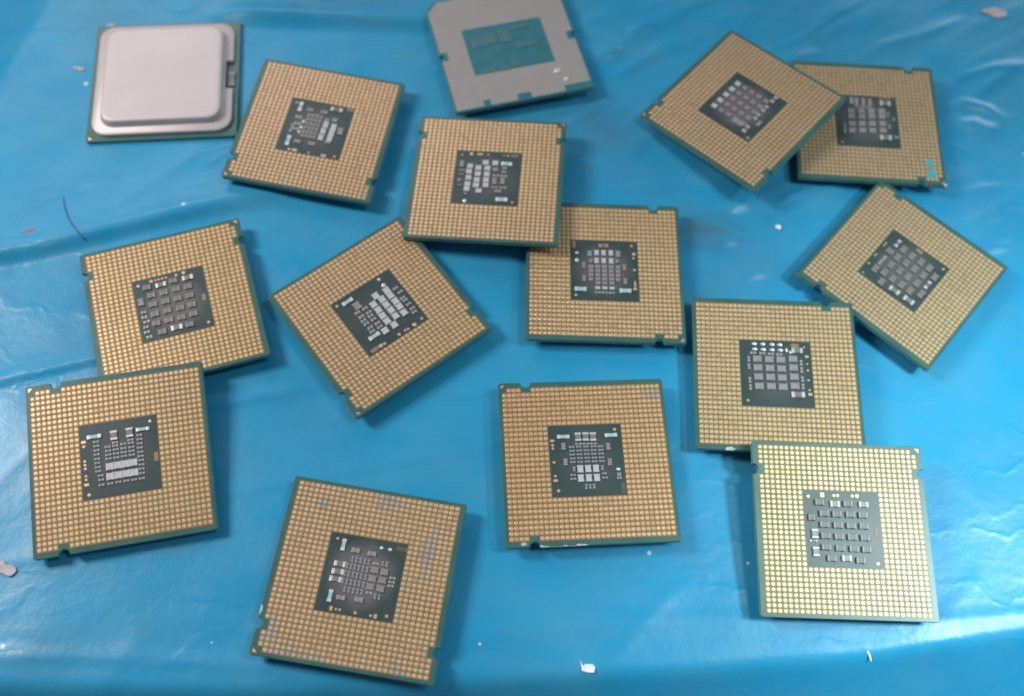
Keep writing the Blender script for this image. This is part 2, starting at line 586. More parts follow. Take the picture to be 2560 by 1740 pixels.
def lid_parts(notch=False):
    """flange and raised centre of the metal lid, standing on z = 0 of the board face"""
    hf, hp = 17.45, 14.95
    P = rrect(hf, hf, 4.0, 7)
    if notch:
        k = [i for i, (x, y) in enumerate(P) if x > hf - 0.01]
        P = [(hf, -4.3), (15.25, -4.3), (15.25, 4.6), (hf, 4.6)][::1] + [q for q in P]
        P = [q for i, q in enumerate(P) if i < 4 or not (q[0] > hf - 1e-6 and abs(q[1]) < 4.7)]
        # outline order: notch first, then counter-clockwise from the right side up
    flange = prism(P, 0.03, 0.95, 0.16)
    rings = [(15.62, 4.0, 0.93), (15.42, 3.8, 0.96), (15.28, 3.6, 1.10), (15.2, 3.5, 1.5), (hp, 3.4, 2.45), (14.8, 3.3, 2.72), (14.45, 3.1, 2.86), (13.8, 2.8, 2.9)]
    V, F = [], []
    n = None
    for h, r, z in rings:
        Q = rrect(h, h, r, 7)
        n = len(Q)
        V += [(x, y, z) for x, y in Q]
    for a in range(len(rings) - 1):
        for i in range(n):
            j = (i + 1) % n
            F.append((a * n + i, a * n + j, (a + 1) * n + j, (a + 1) * n + i))
    F.append(tuple(range((len(rings) - 1) * n, len(rings) * n)))
    return join([flange, (V, F)])

V, F = lid_parts()
LIDDOWN = mesh_obj('metal_lid', [(x, -y, 2.9 - z) for x, y, z in V], F, M['lid'], smooth=False, link=False)

def cap_unit(mats):
    parts, fm = [], []
    def box(x0, x1, hy, z1, ch):
        P = [(x0, -hy), (x1, -hy), (x1, hy), (x0, hy)]
        return prism(P, 0, z1, ch)
    for geo, mi in ((box(-0.27, 0.27, 0.455, 0.90, 0.05), 0), (box(-0.5, -0.265, 0.5, 1.0, 0.06), 1), (box(0.265, 0.5, 0.5, 1.0, 0.06), 1)):
        parts.append(geo)
        fm += [mi] * len(geo[1])
    V, F = join(parts)
    return mesh_obj('capacitor', V, F, list(mats), fmat=fm, link=False)
CAPU = {k: cap_unit(m) for k, m in CAPM.items()}
CAPH = dict(n=0.30, q=0.12, k=0.30, K=0.55, b=0.30, p=0.30, c=0.32, C=0.5, s=0.20, g=0.28, v=0.32)

def blob_unit():
    V, F = [], []
    n, R = 12, [(0.5, 0.0), (0.48, 0.45), (0.36, 0.82), (0.15, 1.0)]
    for q, (r, z) in enumerate(R):
        for k in range(n):
            a = 2 * math.pi * k / n
            rr = r * (1 + 0.10 * math.cos(4 * a))
            V.append((rr * math.cos(a), rr * math.sin(a), z))
    for q in range(3):
        for k in range(n):
            F.append((q * n + k, q * n + (k + 1) % n, (q + 1) * n + (k + 1) % n, (q + 1) * n + k))
    F.append(tuple(range(3 * n, 4 * n)))
    return mesh_obj('solder_joint', V, F, M['solder'], smooth=True, link=False)
BLOB = blob_unit()
dv, df = pad_geom(0, 0, 0, 0.5, 12)
DOT = mesh_obj('test_pad', dv, df, M['gold'], link=False)
rv, rf = prism(rrect(0.5, 0.5, 0.2, 3), 0, 0.05, 0.0)
BAR = mesh_obj('test_pad', rv, rf, M['gold'], link=False)
MARK = mesh_obj('printed_mark', rv, rf, M['mark'], link=False)

def lettering(text, parent, u, v, w_mm, h_mm, rz, z, material):
    cu = bpy.data.curves.new('lettering', 'FONT')
    cu.body = text
    cu.size = 1.0
    cu.align_x = 'CENTER'
    cu.align_y = 'CENTER'
    cu.extrude = 0.01
    t = bpy.data.objects.new('lettering_source', cu)
    C.objects.link(t)
    dg = bpy.context.evaluated_depsgraph_get()
    me = bpy.data.meshes.new_from_object(t.evaluated_get(dg))
    bpy.data.objects.remove(t)
    bpy.data.curves.remove(cu)
    co = np.array([q.co[:] for q in me.vertices])
    lo, hi = co.min(0), co.max(0)
    for q in me.vertices:
        q.co = ((q.co.x - (lo[0] + hi[0]) / 2) / (hi[0] - lo[0]) * w_mm * MM, (q.co.y - (lo[1] + hi[1]) / 2) / (hi[1] - lo[1]) * h_mm * MM, q.co.z * MM + 0.00002)
    me.materials.clear()
    me.materials.append(material)
    o = bpy.data.objects.new('lettering', me)
    C.objects.link(o)
    o.parent = parent
    o.location = (u * MM, v * MM, z * MM)
    o.rotation_euler = (0, 0, rz)
    return o

# positions in mm, angles in degrees: x, y, z of the upper board face, tilt x, tilt y, turn
POSE = {
 1: (-97.45, 55.273, 1.199, 0.001, -0.001, 10.604),
 2: (-55.429, 42.902, 4.1, 0.002, -0.0, -5.176),
 3: (-9.902, 76.485, 4.1, -0.001, -0.001, 20.698),
 4: (-10.658, 32.385, 6.001, -3.197, -4.2, 0.904),
 5: (52.678, 62.205, 6.7, -1.001, -8.401, -38.298),
 6: (85.914, 63.588, 4.499, 0.299, -2.202, 1.803),
 7: (92.887, 20.041, 4.098, -0.001, 0.001, -36.258),
 8: (20.073, 11.0, 4.1, -0.0, -0.0, 4.823),
 9: (-78.974, -10.036, 4.102, 0.0, 0.001, 23.171),
 10: (-31.557, -6.46, 4.1, 0.001, -0.0, -46.968),
 11: (-80.929, -47.819, 5.199, 6.9, 2.4, 16.294),
 12: (-25.855, -67.249, 4.101, -0.0, -0.0, -3.516),
 13: (19.032, -36.836, 4.098, -0.001, -0.001, 8.56),
 14: (60.931, -11.712, 5.35, 1.2, -3.501, 2.872),
 15: (74.674, -46.648, 5.801, 4.9, -0.1, 4.181),
}
# small components on each board: kind, u, v, width, height in mm
COMP = {
 2: [('g',-5.45,5.63,0.96,2.83),('g',-5.67,-5.09,1.02,2.98),('c',3.73,6.72,3.0,1.2),('p',-2.78,5.14,1.56,1.06),('p',0.93,5.2,1.68,1.13),('p',-3.37,-4.92,1.68,1.13),('p',0.35,-4.84,1.68,1.13),('s',-5.06,2.38,1.56,1.13),('s',-4.83,0.41,1.56,1.13),('s',-4.81,-1.22,1.56,0.99),('s',-5.91,-1.19,0.6,2.55),('t',-3.56,1.38,0.72,1.13),('t',-3.62,-0.42,0.72,1.13),('t',-3.69,-1.99,0.72,0.99),('k',-2.57,3.59,0.89,1.05),('k',-2.59,2.29,0.89,1.05),('k',-2.61,0.99,0.89,1.05),('k',-2.63,-0.3,0.89,1.05),('k',-2.65,-1.58,0.89,1.05),('k',-2.68,-2.85,0.89,1.05),('k',-1.53,3.59,0.89,1.05),('k',-1.55,2.28,0.89,1.05),('k',-1.58,0.98,0.89,1.05),('k',-1.6,-0.3,0.89,1.05),('k',-1.63,-1.59,0.89,1.05),('k',-1.66,-2.86,0.89,1.05),('k',-0.49,3.58,0.89,1.05),('k',-0.52,2.27,0.89,1.05),('k',-0.55,0.98,0.89,1.05),('k',-0.58,-0.31,0.89,1.05),('k',-0.6,-1.59,0.89,1.05),('k',-0.63,-2.86,0.89,1.05),('k',0.55,3.58,0.89,1.05),('k',0.52,2.27,0.89,1.05),('k',0.49,0.97,0.89,1.05),('k',0.45,-0.32,0.89,1.05),('k',0.42,-1.6,0.89,1.05),('k',0.39,-2.87,0.89,1.05),('b',2.24,1.5,1.42,1.73),('b',2.13,-0.46,1.42,1.73),('b',2.04,-2.48,1.42,1.73),('b',4.38,1.34,1.42,1.73),('b',4.34,-0.46,1.42,1.73),('b',4.31,-2.31,1.42,1.73),('k',2.17,2.99,1.2,1.13),('k',4.12,3.38,1.32,1.28),('k',4.09,-3.61,1.44,0.85),('d',-4.77,-7.48,0.72,0.72),('D',-3.38,-7.51,1.32,0.64),('d',0.28,-7.52,0.58,0.58),('D',4.07,-7.58,1.32,0.78),('d',6.82,-7.23,0.6,0.6),('d',-6.83,6.83,0.6,0.6),('m',7.23,7.5,2.04,0.92),('k',6.34,0.39,1.44,1.98)],
 4: [('b',-4.51,3.24,1.35,1.5),('b',-4.6,1.52,1.35,1.5),('b',-4.56,-0.31,1.35,1.5),('b',-4.62,-2.26,1.35,1.5),('b',-4.67,-3.76,1.35,1.5),('b',-2.38,2.81,1.4,1.5),('b',-2.35,0.97,1.4,1.5),('b',-2.43,-0.86,1.4,1.5),('b',-2.47,-2.49,1.4,1.5),('b',-1.68,-4.18,1.45,1.31),('b',-0.72,4.58,1.4,1.44),('b',-0.13,2.83,1.35,1.5),('b',-0.11,0.99,1.35,1.5),('b',-0.15,-0.77,1.35,1.5),('b',-0.1,-2.34,1.35,1.5),('b',1.69,4.55,1.4,1.56),('k',1.88,2.52,1.14,1.25),('k',1.95,-1.01,1.14,1.88),('k',4.07,3.11,1.14,0.88),('k',4.07,1.91,1.14,0.88),('k',3.96,-0.87,1.14,2.0),('s',2.2,0.71,1.56,0.69),('s',4.18,0.71,1.56,0.69),('s',2.17,-2.87,1.45,0.56),('s',4.19,-2.86,1.56,0.63),('s',-6.42,1.96,1.35,0.48),('k',-6.62,3.86,1.14,1.88),('k',-6.48,0.57,1.04,0.5),('k',-6.8,-1.22,0.83,1.0),('k',-6.49,-2.7,0.93,0.5),('t',-4.81,-7.3,0.99,1.13),('k',-4.82,-5.2,0.73,0.63),('g',4.53,4.48,2.7,1.13),('g',4.15,-6.45,2.91,1.19),('d',-6.89,6.8,0.47,0.47),('D',-4.56,7.21,0.78,0.81),('D',-2.35,7.23,1.45,0.5),('d',-0.34,7.17,0.47,0.47),('d',4.6,7.18,0.57,0.57),('d',6.82,-7.07,0.6,0.6),('m',6.28,7.19,1.87,0.75),('d',3.66,7.18,0.42,0.42),('p',3.06,-4.05,1.66,0.94)],
 5: [('b',-5.51,5.02,1.44,1.34),('b',-5.55,2.65,1.44,1.34),('b',-5.58,0.29,1.44,1.34),('b',-5.61,-2.08,1.44,1.34),('b',-5.64,-4.44,1.44,1.34),('p',-3.23,5.01,1.5,1.25),('p',-3.26,2.64,1.5,1.25),('p',-3.29,0.28,1.5,1.25),('p',-3.33,-2.08,1.5,1.25),('p',-3.36,-4.44,1.5,1.25),('p',-0.95,5.0,1.5,1.25),('p',-0.98,2.64,1.5,1.25),('p',-1.01,0.28,1.5,1.25),('p',-1.04,-2.08,1.5,1.25),('p',-1.08,-4.44,1.5,1.25),('p',1.33,4.99,1.5,1.25),('p',1.3,2.63,1.5,1.25),('p',1.27,0.27,1.5,1.25),('p',1.23,-2.09,1.5,1.25),('p',1.2,-4.44,1.5,1.25),('p',3.6,4.98,1.5,1.25),('p',3.57,2.62,1.5,1.25),('p',3.54,0.26,1.5,1.25),('p',3.51,-2.09,1.5,1.25),('p',3.47,-4.45,1.5,1.25),('c',4.89,6.69,1.01,2.13),('c',4.94,2.81,1.01,1.98),('c',4.93,-0.46,1.01,1.98),('c',5.15,-5.28,1.16,2.28),('k',6.67,-1.86,1.01,1.67),('k',2.23,-4.86,3.18,1.52),('d',7.15,-7.11,0.65,0.65)],
 6: [('k',-3.93,2.91,1.62,1.68),('k',-1.2,3.08,1.62,1.68),('k',1.41,3.24,1.62,1.68),('k',4.13,3.4,1.62,1.68),('k',-3.96,1.16,1.62,1.68),('k',-1.23,1.32,1.62,1.68),('k',1.39,1.48,1.62,1.68),('k',4.11,1.65,1.62,1.68),('k',-4.03,-1.15,1.62,1.68),('k',-1.3,-0.98,1.62,1.68),('k',1.32,-0.81,1.62,1.68),('k',4.04,-0.65,1.62,1.68),('k',-4.09,-3.32,1.62,1.68),('k',-1.36,-3.14,1.62,1.68),('k',1.26,-2.98,1.62,1.68),('k',3.98,-2.81,1.62,1.68),('k',-3.53,6.18,0.97,2.15),('k',-2.24,6.12,0.97,2.15),('k',-0.45,6.09,0.97,2.15),('k',1.28,6.05,0.97,2.15),('s',-2.37,4.6,0.97,0.67),('s',-0.8,4.59,1.08,0.67),('s',0.99,4.56,1.19,0.67),('c',5.22,6.02,2.71,1.48),('c',4.48,-5.0,2.92,1.48),('s',5.73,2.55,0.49,1.27),('s',5.76,-1.48,0.54,1.21),('s',7.1,1.02,0.49,0.94),('s',7.31,-4.75,0.97,0.81),('s',-5.89,-1.94,0.65,1.27),('s',-5.93,-3.57,0.65,1.21),('d',-6.78,-7.02,0.54,0.54),('m',5.37,7.84,3.25,0.6)],
 7: [('k',-3.17,4.8,1.6,1.95),('k',-0.58,4.68,1.6,1.95),('k',1.95,4.75,1.6,1.95),('k',4.37,4.72,1.6,1.95),('k',-3.1,1.84,1.6,1.95),('k',-0.62,1.99,1.6,1.95),('k',1.8,1.97,1.6,1.95),('k',4.36,1.97,1.6,1.95),('k',6.67,3.46,1.6,1.95),('k',-3.09,-1.02,1.6,1.95),('k',-0.62,-0.99,1.6,1.95),('k',1.78,-1.0,1.6,1.95),('k',4.33,-0.99,1.6,1.95),('k',-3.18,-3.95,1.6,1.95),('k',-0.68,-3.98,1.6,1.95),('k',1.82,-3.89,1.6,1.95),('k',4.2,-3.91,1.6,1.95),('k',-2.29,-6.6,1.6,1.95),('k',-5.37,2.02,1.86,1.66),('k',-5.37,-4.53,1.5,2.18),('k',6.71,-2.79,1.43,2.27),('c',-5.17,5.25,0.89,2.27),('s',-5.32,-0.48,0.86,1.22),('s',-5.43,-2.19,0.89,1.39),('c',6.52,0.38,0.93,2.44),('c',1.32,-6.47,2.72,1.31),('c',5.36,-6.36,2.72,1.39),('d',-7.37,3.41,0.57,0.57),('d',-7.42,2.54,0.52,0.52),('d',-7.41,-0.83,0.52,0.52),('d',-7.45,-1.51,0.52,0.52),('d',-7.41,-4.28,0.6,0.6),('d',-7.03,-7.44,0.49,0.49),('d',7.07,7.03,0.69,0.69),('m',0.01,7.22,1.86,0.96)],
 8: [('b',-1.83,4.7,1.1,1.41),('b',-0.15,4.73,1.1,1.41),('b',1.65,4.77,1.1,1.41),('b',-1.88,2.54,1.1,1.41),('b',-0.14,2.57,1.1,1.41),('b',1.65,2.53,1.1,1.41),('k',-3.51,4.42,1.14,1.47),('k',3.35,4.56,1.24,1.66),('k',-3.28,2.45,0.87,0.98),('k',3.08,2.56,0.87,0.98),('k',-0.81,6.71,1.03,1.04),('k',0.55,6.75,1.03,1.04),('k',-3.25,0.8,1.08,0.96),('k',-3.28,-0.3,1.08,0.96),('k',-3.3,-1.4,1.08,0.96),('k',-3.32,-2.56,1.08,0.96),('k',3.25,0.88,1.08,0.96),('k',3.22,-0.23,1.08,0.96),('k',3.19,-1.34,1.08,0.96),('k',3.16,-2.51,1.08,0.96),('k',-1.66,0.88,1.17,0.96),('k',-1.65,-0.22,1.17,0.96),('k',-1.65,-1.32,1.17,0.96),('k',-1.64,-2.42,1.17,0.96),('k',-1.63,-3.52,1.17,0.96),('k',-0.04,0.9,1.17,0.96),('k',-0.03,-0.21,1.17,0.96),('k',-0.03,-1.31,1.17,0.96),('k',-0.02,-2.41,1.17,0.96),('k',-0.01,-3.51,1.17,0.96),('k',1.61,0.92,1.17,0.96),('k',1.62,-0.19,1.17,0.96),('k',1.62,-1.29,1.17,0.96),('k',1.62,-2.4,1.17,0.96),('k',1.63,-3.5,1.17,0.96),('b',-1.76,-4.85,1.17,0.81),('b',-0.05,-4.85,1.17,0.81),('b',1.68,-4.84,1.17,0.81),('s',-1.79,-6.06,1.39,0.61),('s',-0.13,-6.06,1.39,0.61),('s',1.54,-6.06,1.39,0.61),('p',-5.01,1.2,0.87,1.53),('p',-4.96,-2.45,0.87,1.53),('p',4.79,0.84,0.87,1.53),('p',4.9,-2.87,0.87,1.53),('g',-5.86,-5.28,2.81,1.08),('g',4.83,-5.38,2.81,1.08),('t',-6.6,4.6,0.87,0.71),('t',-6.63,2.58,0.92,1.08),('d',-6.93,-6.84,0.67,0.67),('d',6.76,7.02,0.67,0.67),('d',7.24,4.76,0.84,0.84),('d',7.15,3.63,0.63,0.63),('d',7.27,0.37,0.67,0.67),('D',7.25,-3.47,0.5,1.6),('D',7.21,-4.77,0.92,0.71),('m',-7.31,6.93,0.92,1.96)],
 9: [('k',-5.01,5.84,1.79,1.38),('k',1.12,5.98,1.79,1.38),('k',-4.28,3.53,1.79,1.38),('k',-1.46,3.45,1.79,1.38),('k',1.4,3.58,1.79,1.38),('k',4.1,3.53,1.79,1.38),('k',-4.31,1.09,1.79,1.38),('k',-1.43,1.06,1.79,1.38),('k',1.34,1.06,1.79,1.38),('k',4.11,1.06,1.79,1.38),('k',-4.3,-1.51,1.79,1.38),('k',-1.47,-1.38,1.79,1.38),('k',1.46,-1.5,1.79,1.38),('k',4.18,-1.41,1.79,1.38),('k',-4.34,-3.93,1.79,1.38),('k',-1.46,-3.89,1.79,1.38),('k',1.34,-3.98,1.79,1.38),('k',4.13,-3.84,1.79,1.38),('k',-3.4,-6.4,1.79,1.38),('k',2.78,-6.31,1.79,1.38),('c',-1.77,5.63,2.39,1.16),('c',4.44,5.83,2.51,1.24),('c',-0.09,-6.28,2.57,1.28),('s',-6.75,-0.34,1.07,0.7),('s',-6.72,-1.68,1.19,0.8),('s',-6.43,-2.94,1.37,0.7),('s',-6.77,-4.24,1.07,0.65),('s',-6.74,-5.57,1.19,0.7),('s',-6.41,-6.91,1.19,0.7),('p',-6.92,2.37,1.37,1.82),('d',-6.9,6.84,0.74,0.74),('d',-3.84,7.29,0.84,0.84),('d',-2.86,7.3,0.57,0.57),('d',-2.11,7.31,0.57,0.57),('d',-1.31,7.3,0.57,0.57),('d',-0.45,7.3,0.57,0.57),('d',1.91,7.33,0.69,0.69),('d',3.67,7.49,0.86,0.86),('d',6.91,-6.86,0.72,0.72),('m',7.09,-0.26,0.93,1.82)],
 10: [('b',-3.95,1.67,1.52,1.58),('b',-3.66,4.54,1.52,1.58),('b',-2.0,4.51,1.52,1.58),('b',-2.35,2.36,1.52,1.58),('b',-0.16,4.6,1.52,1.58),('b',-0.6,2.35,1.52,1.58),('b',1.58,4.58,1.52,1.58),('b',-2.38,-0.0,1.52,1.58),('b',-0.55,0.1,1.52,1.58),('b',1.22,2.44,1.52,1.58),('b',3.48,4.53,1.52,1.58),('b',1.25,0.05,1.52,1.58),('b',3.06,2.44,1.52,1.58),('b',3.02,0.1,1.52,1.58),('b',4.78,0.91,1.52,1.58),('b',4.77,-1.62,1.52,1.58),('p',-4.34,-3.23,1.9,1.69),('s',-2.82,-4.17,0.76,1.3),('s',-1.44,-4.0,0.76,1.3),('s',-0.32,-4.17,0.76,1.3),('s',0.69,-4.1,0.76,1.3),('s',2.05,-3.94,0.76,1.3),('s',3.16,-4.11,0.76,1.3),('s',-2.77,-2.18,0.76,1.3),('s',-1.39,-2.03,0.76,1.3),('s',-0.37,-2.21,0.76,1.3),('s',0.75,-2.13,0.76,1.3),('s',2.12,-1.97,0.76,1.3),('s',3.21,-2.05,0.76,1.3),('s',-2.94,6.54,0.7,1.27),('s',-1.48,6.9,0.7,1.27),('s',0.15,6.44,0.7,1.27),('s',0.98,6.63,0.7,1.27),('s',2.28,6.66,0.7,1.27),('s',3.68,6.79,0.7,1.27),('s',4.75,6.58,0.7,1.27),('t',-5.19,4.74,1.14,1.06),('t',-7.12,4.69,0.84,0.78),('g',-6.53,-4.45,0.94,2.82),('g',4.45,-4.41,1.0,2.89),('d',-7.06,-7.08,0.76,0.76),('d',7.11,7.01,0.76,0.76),('d',7.4,4.75,0.95,0.95),('d',7.45,2.92,0.64,0.64),('d',7.35,2.15,0.64,0.64),('d',7.39,0.46,0.76,0.76),('d',7.35,-3.56,0.73,0.73),('d',7.28,-4.51,0.94,0.94),('m',7.31,-6.19,0.99,2.11)],
 11: [('b',-2.23,-1.7,1.57,1.57),('b',-0.55,-1.67,1.57,1.57),('b',1.08,-1.67,1.57,1.57),('b',2.71,-1.64,1.57,1.57),('b',-2.24,-3.84,1.57,1.57),('b',-0.56,-3.82,1.57,1.57),('b',1.12,-3.8,1.57,1.57),('b',2.75,-3.8,1.57,1.57),('s',-2.41,2.67,1.22,0.51),('s',-0.78,2.67,1.22,0.51),('s',0.86,2.74,1.22,0.51),('s',2.47,2.73,1.22,0.51),('s',-2.34,1.77,1.22,0.51),('s',-0.73,1.8,1.22,0.51),('s',0.86,1.82,1.22,0.51),('s',2.5,1.79,1.22,0.51),('s',-2.35,0.89,1.22,0.51),('s',-0.74,0.92,1.22,0.51),('s',0.87,0.94,1.22,0.51),('s',2.5,0.95,1.22,0.51),('s',-2.38,0.04,1.22,0.51),('s',-0.76,0.04,1.22,0.51),('s',0.87,0.09,1.22,0.51),('s',2.51,0.09,1.22,0.51),('s',-0.8,3.36,1.22,0.51),('s',2.42,3.45,1.22,0.51),('s',-4.72,4.14,1.18,0.51),('s',-4.71,3.22,1.18,0.51),('s',-4.73,2.27,1.18,0.51),('s',-4.74,1.35,1.18,0.51),('s',-4.72,0.4,1.18,0.51),('s',-4.72,-0.52,1.18,0.51),('s',-4.7,-1.42,1.18,0.51),('s',-4.66,-2.33,1.18,0.51),('s',-4.21,-3.31,1.18,0.51),('s',-4.17,-4.25,1.18,0.51),('s',-4.14,-5.35,1.18,0.51),('s',-2.34,-5.36,1.18,0.51),('s',-0.66,-5.31,1.18,0.51),('s',0.99,-5.32,1.18,0.51),('s',2.57,-5.36,1.18,0.51),('s',4.19,-5.35,1.18,0.51),('s',4.31,4.17,1.18,0.51),('s',4.31,3.24,1.18,0.51),('s',4.28,2.32,1.18,0.51),('s',4.24,1.37,1.18,0.51),('s',4.3,0.43,1.18,0.51),('s',4.3,-0.48,1.18,0.51),('s',4.29,-1.39,1.18,0.51),('s',4.33,-2.34,1.18,0.51),('s',4.28,-3.28,1.18,0.51),('s',4.28,-4.22,1.18,0.51),('c',-0.95,4.96,1.48,2.03),('c',2.33,5.05,1.48,2.03),('g',-5.04,5.35,2.96,0.84),('g',5.13,5.35,2.76,0.74),('D',-7.36,4.5,1.03,0.61),('d',-7.35,3.52,0.67,0.67),('d',-7.34,0.27,0.64,0.64),('d',-7.32,-0.52,0.64,0.64),('d',-7.31,-1.35,0.64,0.64),('d',-7.27,-2.94,0.64,0.64),('d',-7.27,-3.73,0.64,0.64),('D',-7.24,-4.8,1.03,0.61),('d',-6.86,-7.05,0.77,0.77),('d',6.7,6.9,0.75,0.75),('m',7.46,-1.07,0.96,2.03)],
 12: [('c',-4.98,1.8,2.4,1.11),('c',-5.03,0.17,2.53,1.15),('c',-5.16,-1.4,2.53,1.11),('g',-5.15,5.84,0.85,2.48),('g',-5.48,-4.86,0.85,2.48),('p',-2.41,5.1,1.73,1.05),('p',1.09,4.97,1.73,0.98),('p',-3.23,-4.9,1.8,0.98),('p',0.49,-4.71,1.73,1.05),('s',-2.66,3.23,0.51,1.07),('s',-1.85,3.25,0.51,1.07),('s',-0.95,3.25,0.51,1.07),('s',-0.03,3.18,0.51,1.07),('s',0.79,3.17,0.51,1.07),('s',-3.45,1.69,0.51,1.07),('s',-2.68,1.6,0.51,1.07),('s',-1.85,1.66,0.51,1.07),('s',-0.99,1.62,0.51,1.07),('s',-0.1,1.61,0.51,1.07),('s',0.81,1.58,0.51,1.07),('s',-3.58,0.12,0.51,1.07),('s',-2.8,0.07,0.51,1.07),('s',-1.88,0.08,0.51,1.07),('s',-1.03,0.03,0.51,1.07),('s',-0.15,0.03,0.51,1.07),('s',0.78,-0.03,0.51,1.07),('s',-3.64,-1.5,0.51,1.07),('s',-2.78,-1.51,0.51,1.07),('s',-1.91,-1.53,0.51,1.07),('s',-1.06,-1.53,0.51,1.07),('s',-0.18,-1.53,0.51,1.07),('s',0.7,-1.57,0.51,1.07),('s',-2.88,-3.12,0.51,1.07),('s',-1.97,-3.14,0.51,1.07),('s',-1.08,-3.13,0.51,1.07),('s',-0.17,-3.16,0.51,1.07),('s',0.69,-3.12,0.51,1.07),('s',3.71,3.36,0.47,0.92),('s',4.58,3.36,0.56,0.97),('s',3.57,-3.5,0.51,1.05),('s',4.44,-3.56,0.51,0.98),('v',2.36,1.75,1.63,1.24),('v',4.45,1.67,1.63,1.24),('v',2.26,-0.06,1.63,1.24),('v',4.4,-0.07,1.63,1.24),('v',2.21,-1.73,1.63,1.24),('v',4.35,-1.8,1.63,1.24),('s',2.35,3.09,1.07,0.52),('s',2.2,-2.99,1.2,0.52),('s',6.36,0.76,1.2,0.5),('s',6.33,-0.1,1.2,0.47),('s',6.29,-0.9,1.13,0.47),('t',2.81,6.47,0.83,0.76),('t',4.63,6.44,0.88,0.78),('d',-6.7,6.96,0.61,0.61),('D',-4.73,-7.31,0.67,0.92),('d',-3.74,-7.32,0.56,0.56),('d',-2.93,-7.33,0.56,0.56),('d',0.29,-7.38,0.69,0.69),('d',3.49,-7.42,0.61,0.61),('D',4.48,-7.39,0.67,0.94),('d',6.75,-7.0,0.67,0.67),('x',7.08,7.02,2.26,0.98)],
 13: [('b',-1.64,-2.03,1.34,1.61),('b',0.08,-2.04,1.34,1.61),('b',1.83,-2.05,1.34,1.61),('b',-1.68,-4.11,1.34,1.61),('b',0.08,-4.12,1.34,1.61),('b',1.85,-4.13,1.34,1.61),('c',-1.57,5.37,1.38,1.92),('c',0.14,5.36,1.38,1.92),('c',1.78,5.29,1.38,1.92),('s',-1.62,3.71,1.49,0.44),('s',0.03,3.7,1.49,0.44),('s',1.73,3.67,1.49,0.44),('s',-3.19,3.06,1.12,0.44),('s',-1.6,3.09,1.12,0.44),('s',0.04,3.06,1.12,0.44),('s',1.69,3.04,1.12,0.44),('s',3.24,3.01,1.12,0.44),('s',-3.15,2.17,1.12,0.44),('s',-1.54,2.19,1.12,0.44),('s',0.07,2.17,1.12,0.44),('s',1.62,2.16,1.12,0.44),('s',3.23,2.16,1.12,0.44),('s',-3.18,1.3,1.12,0.44),('s',-1.56,1.31,1.12,0.44),('s',0.08,1.31,1.12,0.44),('s',1.62,1.31,1.12,0.44),('s',3.24,1.31,1.12,0.44),('s',-3.17,0.42,1.12,0.44),('s',-1.53,0.45,1.12,0.44),('s',0.1,0.44,1.12,0.44),('s',1.68,0.43,1.12,0.44),('s',3.25,0.42,1.12,0.44),('s',-3.17,-0.4,1.12,0.44),('s',-1.53,-0.41,1.12,0.44),('s',0.08,-0.41,1.12,0.44),('s',1.68,-0.42,1.12,0.44),('s',3.25,-0.42,1.12,0.44),('p',-4.96,3.25,0.93,1.54),('p',-4.77,-0.34,0.93,1.54),('p',4.96,2.91,0.93,1.54),('p',5.01,-0.7,0.93,1.54),('g',-4.86,5.5,2.74,0.84),('g',5.78,5.51,2.74,0.84),('s',-3.0,-1.98,0.56,0.99),('s',3.26,-1.93,0.56,0.99),('s',-3.35,-3.32,1.17,0.44),('p',3.56,-3.27,1.11,0.52),('s',-3.34,-4.22,1.28,0.47),('s',3.61,-4.2,1.22,0.47),('s',-0.63,-6.04,0.51,1.11),('s',0.21,-6.02,0.51,0.99),('s',1.08,-6.05,0.56,0.99),('t',6.71,-2.38,0.99,0.76),('p',6.78,-3.63,0.87,0.91),('s',6.76,-4.38,1.05,0.49),('D',-7.36,4.68,0.99,0.58),('d',-7.35,3.66,0.64,0.64),('d',-7.34,2.89,0.64,0.64),('d',-7.28,-0.3,0.64,0.64),('d',-7.22,-3.43,0.64,0.64),('D',-7.22,-4.43,0.99,0.58),('d',-6.73,-6.72,0.7,0.7),('d',6.77,6.9,0.72,0.72),('y',7.44,-6.64,0.87,2.1)],
